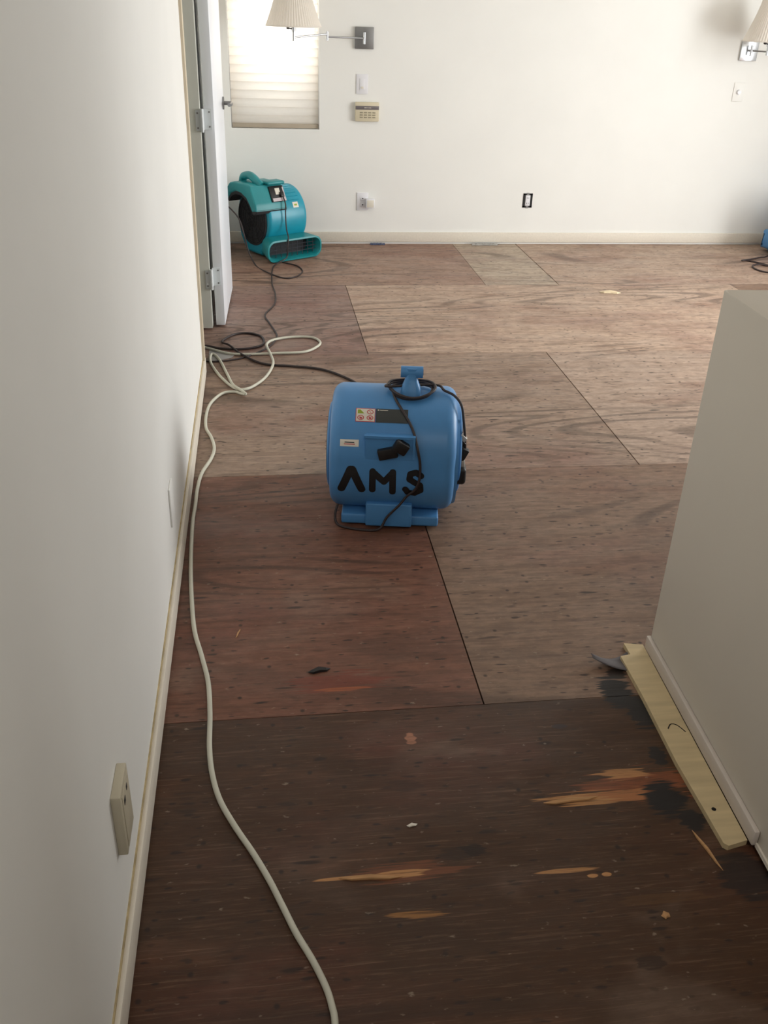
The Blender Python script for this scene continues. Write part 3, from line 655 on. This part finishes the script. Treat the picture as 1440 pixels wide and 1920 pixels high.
                if a < 50: bm.faces.new([bm.verts.new(on_drum(BR, BC, x + dx, math.degrees((c0 + ds) / BR), 0.0015)) for dx, ds in ((-0.004, 0.002), (0.004, 0.002), (0.005, -0.004), (-0.003, -0.004))])
            finish(bm, 'pictogram', m, w_, smooth=False)
        k_ = decal('spec_label', M_lab, b, BR, BC, -0.0570, 0.0430, 43.2, 57.4, 0.0008)
        bm = bmesh.new()
        for x0, x1, a in ((-0.046, -0.020, 55.4),):
            vv = [bm.verts.new(on_drum(BR, BC, x, aa, 0.0014)) for x, aa in ((x0, a), (x1, a), (x1, a + 0.5), (x0, a + 0.5))]; bm.faces.new(vv)
        bm.faces.new([bm.verts.new(on_drum(BR, BC, x, aa, 0.0014)) for x, aa in ((-0.052, 55.2), (-0.048, 55.2), (-0.048, 56.3), (-0.052, 56.3))])
        finish(bm, 'lettering', M_stk, k_, smooth=False)
        s_ = decal('rating_sticker', M_stk, b, BR, BC, -0.1640, -0.1060, 20.2, 26.6, 0.0008)
        decal('lettering', M_red, s_, BR, BC, -0.152, -0.118, 22.0, 22.7, 0.0013, 2)
        decal('lettering', M_lab, s_, BR, BC, -0.150, -0.120, 23.6, 24.4, 0.0013, 2)
        # switch knob on the panel
        bm = bmesh.new(); MM = Matrix.Translation((-0.012, -0.196, 0.285)) @ Matrix.Rotation(R_(-14), 4, 'Y')
        box(bm, -0.034, 0.026, -0.012, 0.016, -0.020, 0.014, bev=0.003, M=MM)
        MM = Matrix.Translation((0.026, -0.196, 0.303)) @ Matrix.Rotation(R_(30), 4, 'Y')
        box(bm, -0.024, 0.022, -0.016, 0.022, -0.019, 0.019, bev=0.006, M=MM)
        finish(bm, 'switch_knob', M_black, b)
        # cord wound round the handle, falling over the panel and under the skid
        P = []
        for k in range(0, 49):
            a = 2 * math.pi * k / 16 + R_(200); rx = 0.064 + 0.014 * (k / 48) + 0.002 * math.sin(k * 1.7); ry = 0.054 + 0.010 * (k / 48) + 0.002 * math.sin(k * 1.1)
            x = 0.052 + rx * math.cos(a); y = -0.020 + ry * math.sin(a)
            z = BC + math.sqrt(max(BR ** 2 - y * y, 0.001)) + 0.007 + 0.006 * ((k // 16)) 
            P.append((x, y, z))
        front = [on_drum(BR, BC, x, a, 0.005) for x, a in ((0.004, 67), (0.020, 58), (0.044, 46), (0.061, 36))]
        front += [(0.0735, -0.190, 0.310), (0.080, -0.200, 0.285)] + [on_drum(BR, BC, x, a, 0.006) for x, a in ((0.087, 6), (0.087, -8), (0.075, -18), (0.050, -26))]
        front += [(0.028, -0.192, 0.098), (-0.010, -0.188, 0.050), (-0.030, -0.195, 0.012), (-0.060, -0.200, 0.005), (-0.110, -0.196, 0.005), (-0.155, -0.182, 0.005), (-0.176, -0.165, 0.010), (-0.180, -0.150, 0.035), (-0.174, -0.135, 0.060)]
        right = [(0.125, 0.0, 0.436), (0.155, -0.025, 0.428), (0.186, -0.045, 0.420), (0.210, -0.070, 0.398), (0.220, -0.085, 0.350), (0.227, -0.095, 0.300), (0.230, -0.098, 0.262)]
        tubeo('power_cord', M_cordk, b, right[::-1] + P[::-1] + front, 0.0042, n=8, sub=4)
        # plug and inlet hanging at the right-hand side
        bm = bmesh.new(); MM = Matrix.Translation((0.222, -0.100, 0.240)) @ Matrix.Rotation(R_(25), 4, 'Y'); box(bm, -0.013, 0.013, -0.013, 0.013, -0.026, 0.026, bev=0.005, M=MM)
        MM = Matrix.Translation((0.214, -0.092, 0.285)) @ Matrix.Rotation(R_(-50), 4, 'Y'); box(bm, -0.008, 0.008, -0.012, 0.012, -0.018, 0.014, bev=0.003, M=MM)
        finish(bm, 'plug', M_black, b)
        bm = bmesh.new(); MM = Matrix.Translation((0.219, -0.094, 0.300)) @ Matrix.Rotation(R_(-50), 4, 'Y'); box(bm, -0.008, 0.008, -0.010, 0.010, -0.015, 0.011, bev=0.003, M=MM)
        mgd = mat('grey_clear_plastic', (186, 180, 172), 0.3); finish(bm, 'plug_guard', mgd, b); boxo('cord_clip', mgd, b, 0.206, 0.232, -0.115, -0.075, 0.192, 0.226, bev=0.004)
        bm = bmesh.new(); box(bm, 0.190, 0.238, -0.130, -0.070, 0.145, 0.205, bev=0.012, seg=4); finish(bm, 'outlet_block', M_black, b)
    return b
bb = blue_blower('blue snail-shaped air blower with AMS painted in black, standing mid-floor', (0.415, 2.745, 0), R_(-9))
b3 = blue_blower('blue air blower cut off at the right edge of the photo by the back wall', (3.835, 6.17, 0), R_(8), False)
bm = bmesh.new(); cyl(bm, (-0.2095, 0.02, 0.262), (-0.232, 0.02, 0.262), 0.075, 0.055, n=32); finish(bm, 'motor_cap', M_black, b3)
tubeo('power_cord', M_cordk, b3, [b3.matrix_basis.inverted() @ Vector(p) for p in ((3.62, 6.22, 0.03), (3.55, 6.19, 0.006), (3.497, 6.172, 0.005), (3.40, 6.12, 0.005), (3.32, 6.088, 0.005), (3.36, 6.08, 0.006), (3.427, 5.98, 0.006), (3.44, 5.93, 0.006), (3.39, 5.967, 0.008), (3.333, 5.949, 0.005), (3.304, 5.88, 0.005), (3.315, 5.80, 0.005), (3.37, 5.755, 0.005), (3.50, 5.76, 0.005), (3.66, 5.86, 0.005))], 0.0055, n=8)

# teal blower in the far left corner
TR, TC = 0.190, 0.245
tb = thing('carpet_blower', 'teal carpet-drying blower with wide floor outlet behind the open door', 'blower', (0.085, 6.325, 0), R_(33))
prof = resample([(math.cos(R_(a)) * TR, TC + math.sin(R_(a)) * TR) for a in range(0, 230, 6)] + [(-0.12, 0.06), (-0.08, 0.012), (0.10, 0.012), (0.165, 0.10), (0.185, 0.18)], 0.02)
bm = bmesh.new(); extrude_round(bm, prof, -0.150, 0.155, 0.026, 6); finish(bm, 'drum', M_teal, tb, angle=50)
# flared outlet
def rr_at(y, w, h, zc, r): return [(px, y, zc + pz) for px, pz in rrect(w, h, r, 6)]
bm = bmesh.new()
loft(bm, [rr_at(-0.02, 0.27, 0.13, 0.080, 0.04), rr_at(-0.10, 0.30, 0.145, 0.083, 0.045), rr_at(-0.19, 0.38, 0.140, 0.078, 0.052), rr_at(-0.252, 0.425, 0.136, 0.074, 0.056), rr_at(-0.260, 0.425, 0.136, 0.074, 0.056), rr_at(-0.262, 0.405, 0.116, 0.074, 0.050), rr_at(-0.250, 0.390, 0.104, 0.074, 0.046), rr_at(-0.15, 0.33, 0.100, 0.076, 0.040)], True, False)
finish(bm, 'outlet_duct', M_teald, tb, angle=50)
bm = bmesh.new(); vs = [bm.verts.new(p) for p in rr_at(-0.151, 0.335, 0.105, 0.076, 0.04)]; bm.faces.new(vs); vs2 = [bm.verts.new((p[0], p[1] + 0.004, p[2])) for p in rr_at(-0.151, 0.335, 0.105, 0.076, 0.04)]
bm.faces.new(vs2[::-1]); finish(bm, 'outlet_interior', M_dark, tb)
bm = bmesh.new()
for z in (0.052, 0.075, 0.098): tube(bm, [(-0.188, -0.225, z), (0.188, -0.225, z)], 0.0026, n=6, sub=1)
for k in range(-4, 5): tube(bm, [(k * 0.042, -0.222, 0.024), (k * 0.042, -0.222, 0.124)], 0.0022, n=6, sub=1)
finish(bm, 'outlet_grille', mat('grille_wire', (74, 76, 84), 0.35, 0.5), tb)
intake(tb, -0.1505, -1, 0.0, 0.235, 0.150, M_dark)
intake(tb, 0.1555, 1, 0.0, 0.235, 0.140, M_teal)
# motor cover with handle on the upper left
cov = [(-0.182, 0.318), (-0.176, 0.355), (-0.118, 0.462), (-0.090, 0.470), (-0.062, 0.474), (0.0, 0.470), (0.07, 0.468), (0.120, 0.455), (0.155, 0.420), (0.175, 0.360), (0.150, 0.350), (0.110, 0.390), (0.05, 0.412), (-0.01, 0.408), (-0.07, 0.385), (-0.11, 0.345), (-0.135, 0.310)]
cov = resample(cov[::-1], 0.015)
bm = bmesh.new(); extrude_round(bm, cov, -0.245, 0.0, 0.012, 4); finish(bm, 'motor_cover', M_teald, tb, angle=45)
bm = bmesh.new()
strap = [(-0.176, 0.300), (-0.140, 0.290), (-0.105, 0.328), (-0.068, 0.366), (-0.01, 0.388), (0.05, 0.392), (0.105, 0.372), (0.145, 0.334), (0.172, 0.345), (0.112, 0.395), (0.05, 0.416), (-0.01, 0.412), (-0.072, 0.389), (-0.112, 0.350), (-0.150, 0.322), (-0.182, 0.324)]
extrude_round(bm, resample(strap, 0.015), -0.238, -0.004, 0.004, 2); finish(bm, 'cover_seal', M_dark, tb, angle=45)
bm = bmesh.new()
tube(bm, [(-0.165, 0.085, 0.455), (-0.165, 0.070, 0.490), (-0.165, 0.030, 0.504), (-0.165, -0.010, 0.508), (-0.165, -0.050, 0.498), (-0.160, -0.085, 0.478), (-0.150, -0.110, 0.460)], 0.025, n=14, sub=5); hd_ = finish(bm, 'handle', M_teald, tb, angle=80)
bm = bmesh.new(); box(bm, -0.125, 0.004, -0.150, -0.060, 0.462, 0.484, bev=0.009, seg=3); finish(bm, 'cover_brow', M_teald, tb)
# sloping control panel
Mp = Matrix.Translation((-0.060, -0.152, 0.402)) @ Matrix.Rotation(math.atan2(0.058, 0.107) * -1, 4, 'X')
bm = bmesh.new(); box(bm, -0.052, 0.056, -0.008, 0.004, -0.044, 0.056, bev=0.003, M=Mp); cp = finish(bm, 'control_panel', M_black, tb)
bm = bmesh.new(); box(bm, -0.012, 0.022, -0.0095, -0.0075, 0.000, 0.040, M=Mp); finish(bm, 'panel_label', M_stk, cp, smooth=False)
bm = bmesh.new(); box(bm, -0.044, 0.055, -0.0095, -0.0075, -0.043, -0.022, M=Mp); box(bm, 0.045, 0.054, -0.0095, -0.0075, -0.022, 0.045, M=Mp); finish(bm, 'panel_label', mat('panel_silver', (196, 186, 190), 0.35, 0.2), cp, smooth=False)
bm = bmesh.new(); box(bm, 0.014, 0.040, -0.024, -0.006, -0.020, 0.012, bev=0.004, M=Mp); finish(bm, 'cord_inlet', M_black, cp)
d_ = decal('approval_sticker', M_stk, tb, TR, TC, 0.050, 0.092, 22, 33, 0.0008); decal('lettering', M_grn, d_, TR, TC, 0.060, 0.082, 25.5, 29, 0.0014, 3)
for k in range(6):
    bm = bmesh.new(); a = 38 + k * 8.0; rg = []
    for aa, of in ((a - 1.1, -0.001), (a - 0.5, 0.003), (a + 0.5, 0.003), (a + 1.1, -0.001)): rg.append([on_drum(TR, TC, 0.025, aa, of), on_drum(TR, TC, 0.110, aa, of)])
    A = [[bm.verts.new(p) for p in r] for r in rg]
    for p, q in zip(A[:-1], A[1:]): bm.faces.new((p[0], p[1], q[1], q[0]))
    finish(bm, 'drum_rib', M_teal, tb)
inv = tb.matrix_basis.inverted()
tw = tb.matrix_basis
pl = Mp @ Vector((0.027, -0.020, -0.020))
wpts = [tw @ pl, tw @ Vector((-0.030, -0.202, 0.350)), tw @ Vector((-0.036, -0.208, 0.29)), tw @ Vector((-0.042, -0.225, 0.20)), tw @ Vector((-0.055, -0.262, 0.155)), tw @ Vector((-0.070, -0.272, 0.09)), tw @ Vector((-0.080, -0.272, 0.03))]
wpts += [Vector((x, y, 0.004)) for x, y in [(0.080, 5.93), (0.063, 5.55), (0.077, 5.32), (0.069, 5.105), (0.014, 4.906), (0.034, 4.764), (0.059, 4.629), (0.068, 4.526), (0.028, 4.379), (-0.063, 4.258), (-0.138, 4.201), (-0.236, 4.176), (-0.305, 4.193), (-0.5, 4.25)]]
tubeo('power_cord', M_cordk, tb, [inv @ p for p in wpts], 0.0042, n=8)
lp = [Vector((-0.225, 6.14, 0.36)), Vector((-0.175, 6.05, 0.335)), Vector((-0.125, 6.03, 0.275)), Vector((-0.098, 6.02, 0.18)), Vector((-0.075, 6.02, 0.08))] + [Vector((x, y, 0.004)) for x, y in [(-0.031, 5.96), (0.035, 5.799), (0.13, 5.66), (0.200, 5.671), (0.255, 5.79), (0.248, 5.90), (0.210, 5.98), (0.14, 6.04)]]
tubeo('power_cord', M_cordk, tb, [inv @ p for p in lp], 0.0045, n=8)

# ------------------------------------------------------------------ cords on the floor
WH = [(-0.60, 4.45), (-0.315, 4.385), (-0.268, 4.36), (-0.139, 4.27), (0.064, 4.271), (0.193, 4.289), (0.262, 4.365), (0.28, 4.438), (0.244, 4.505), (0.151, 4.517), (0.056, 4.47), (0.015, 4.374), (0.031, 4.234), (0.041, 4.108), (0.009, 3.97), (-0.039, 3.86), (-0.085, 3.805), (-0.131, 3.826), (-0.193, 3.959), (-0.242, 4.13), (-0.252, 4.235), (-0.239, 4.274), (-0.207, 4.191), (-0.17, 4.012), (-0.141, 3.865), (-0.108, 3.781), (-0.083, 3.738), (-0.103, 3.760), (-0.131, 3.782), (-0.183, 3.766), (-0.226, 3.666), (-0.241, 3.546), (-0.237, 3.406), (-0.213, 3.313), (-0.198, 3.214), (-0.206, 3.122), (-0.234, 3.005), (-0.244, 2.885), (-0.245, 2.762), (-0.247, 2.636), (-0.24, 2.417), (-0.229, 2.243), (-0.211, 2.061), (-0.186, 1.943), (-0.165, 1.834), (-0.156, 1.715), (-0.153, 1.607), (-0.144, 1.523), (-0.125, 1.444), (-0.092, 1.368), (-0.055, 1.296), (-0.024, 1.228), (-0.0, 1.166), (0.023, 1.106), (0.049, 1.05), (0.069, 0.997), (0.077, 0.962), (0.08, 0.928), (0.072, 0.867), (0.046, 0.796), (0.0, 0.6), (-0.06, 0.2)]
zs = {10: 0.010, 11: 0.017, 12: 0.018, 13: 0.014, 4: 0.008, 15: 0.008, 16: 0.009, 24: 0.010, 25: 0.018, 26: 0.014}
tag(tubeo('extension_cord', M_cordw, None, [(x, y, zs.get(i, 0.0065)) for i, (x, y) in enumerate(WH)], 0.0062, n=12, sub=8), 'thick off-white extension cord looping at the doorway and snaking down the floor', 'cord')
BK = [(-0.62, 4.50), (-0.32, 4.389), (-0.274, 4.379), (-0.217, 4.361), (-0.14, 4.343), (-0.063, 4.356), (-0.011, 4.394), (0.003, 4.458), (-0.015, 4.542), (-0.077, 4.587), (-0.143, 4.572), (-0.195, 4.489), (-0.199, 4.44), (-0.166, 4.383), (-0.113, 4.272), (-0.038, 4.165), (0.024, 4.119), (0.134, 4.093), (0.255, 4.052), (0.347, 3.958), (0.419, 3.835), (0.47, 3.65), (0.51, 3.40), (0.52, 3.12)]
zb = {2: 0.012, 12: 0.007, 13: 0.013, 14: 0.009}
tag(tubeo('extension_cord', M_cordk, None, [(x, y, zb.get(i, 0.006)) for i, (x, y) in enumerate(BK)], 0.0056, n=10), 'dark brown extension cord coiled once by the door and running behind the blue blower', 'cord')
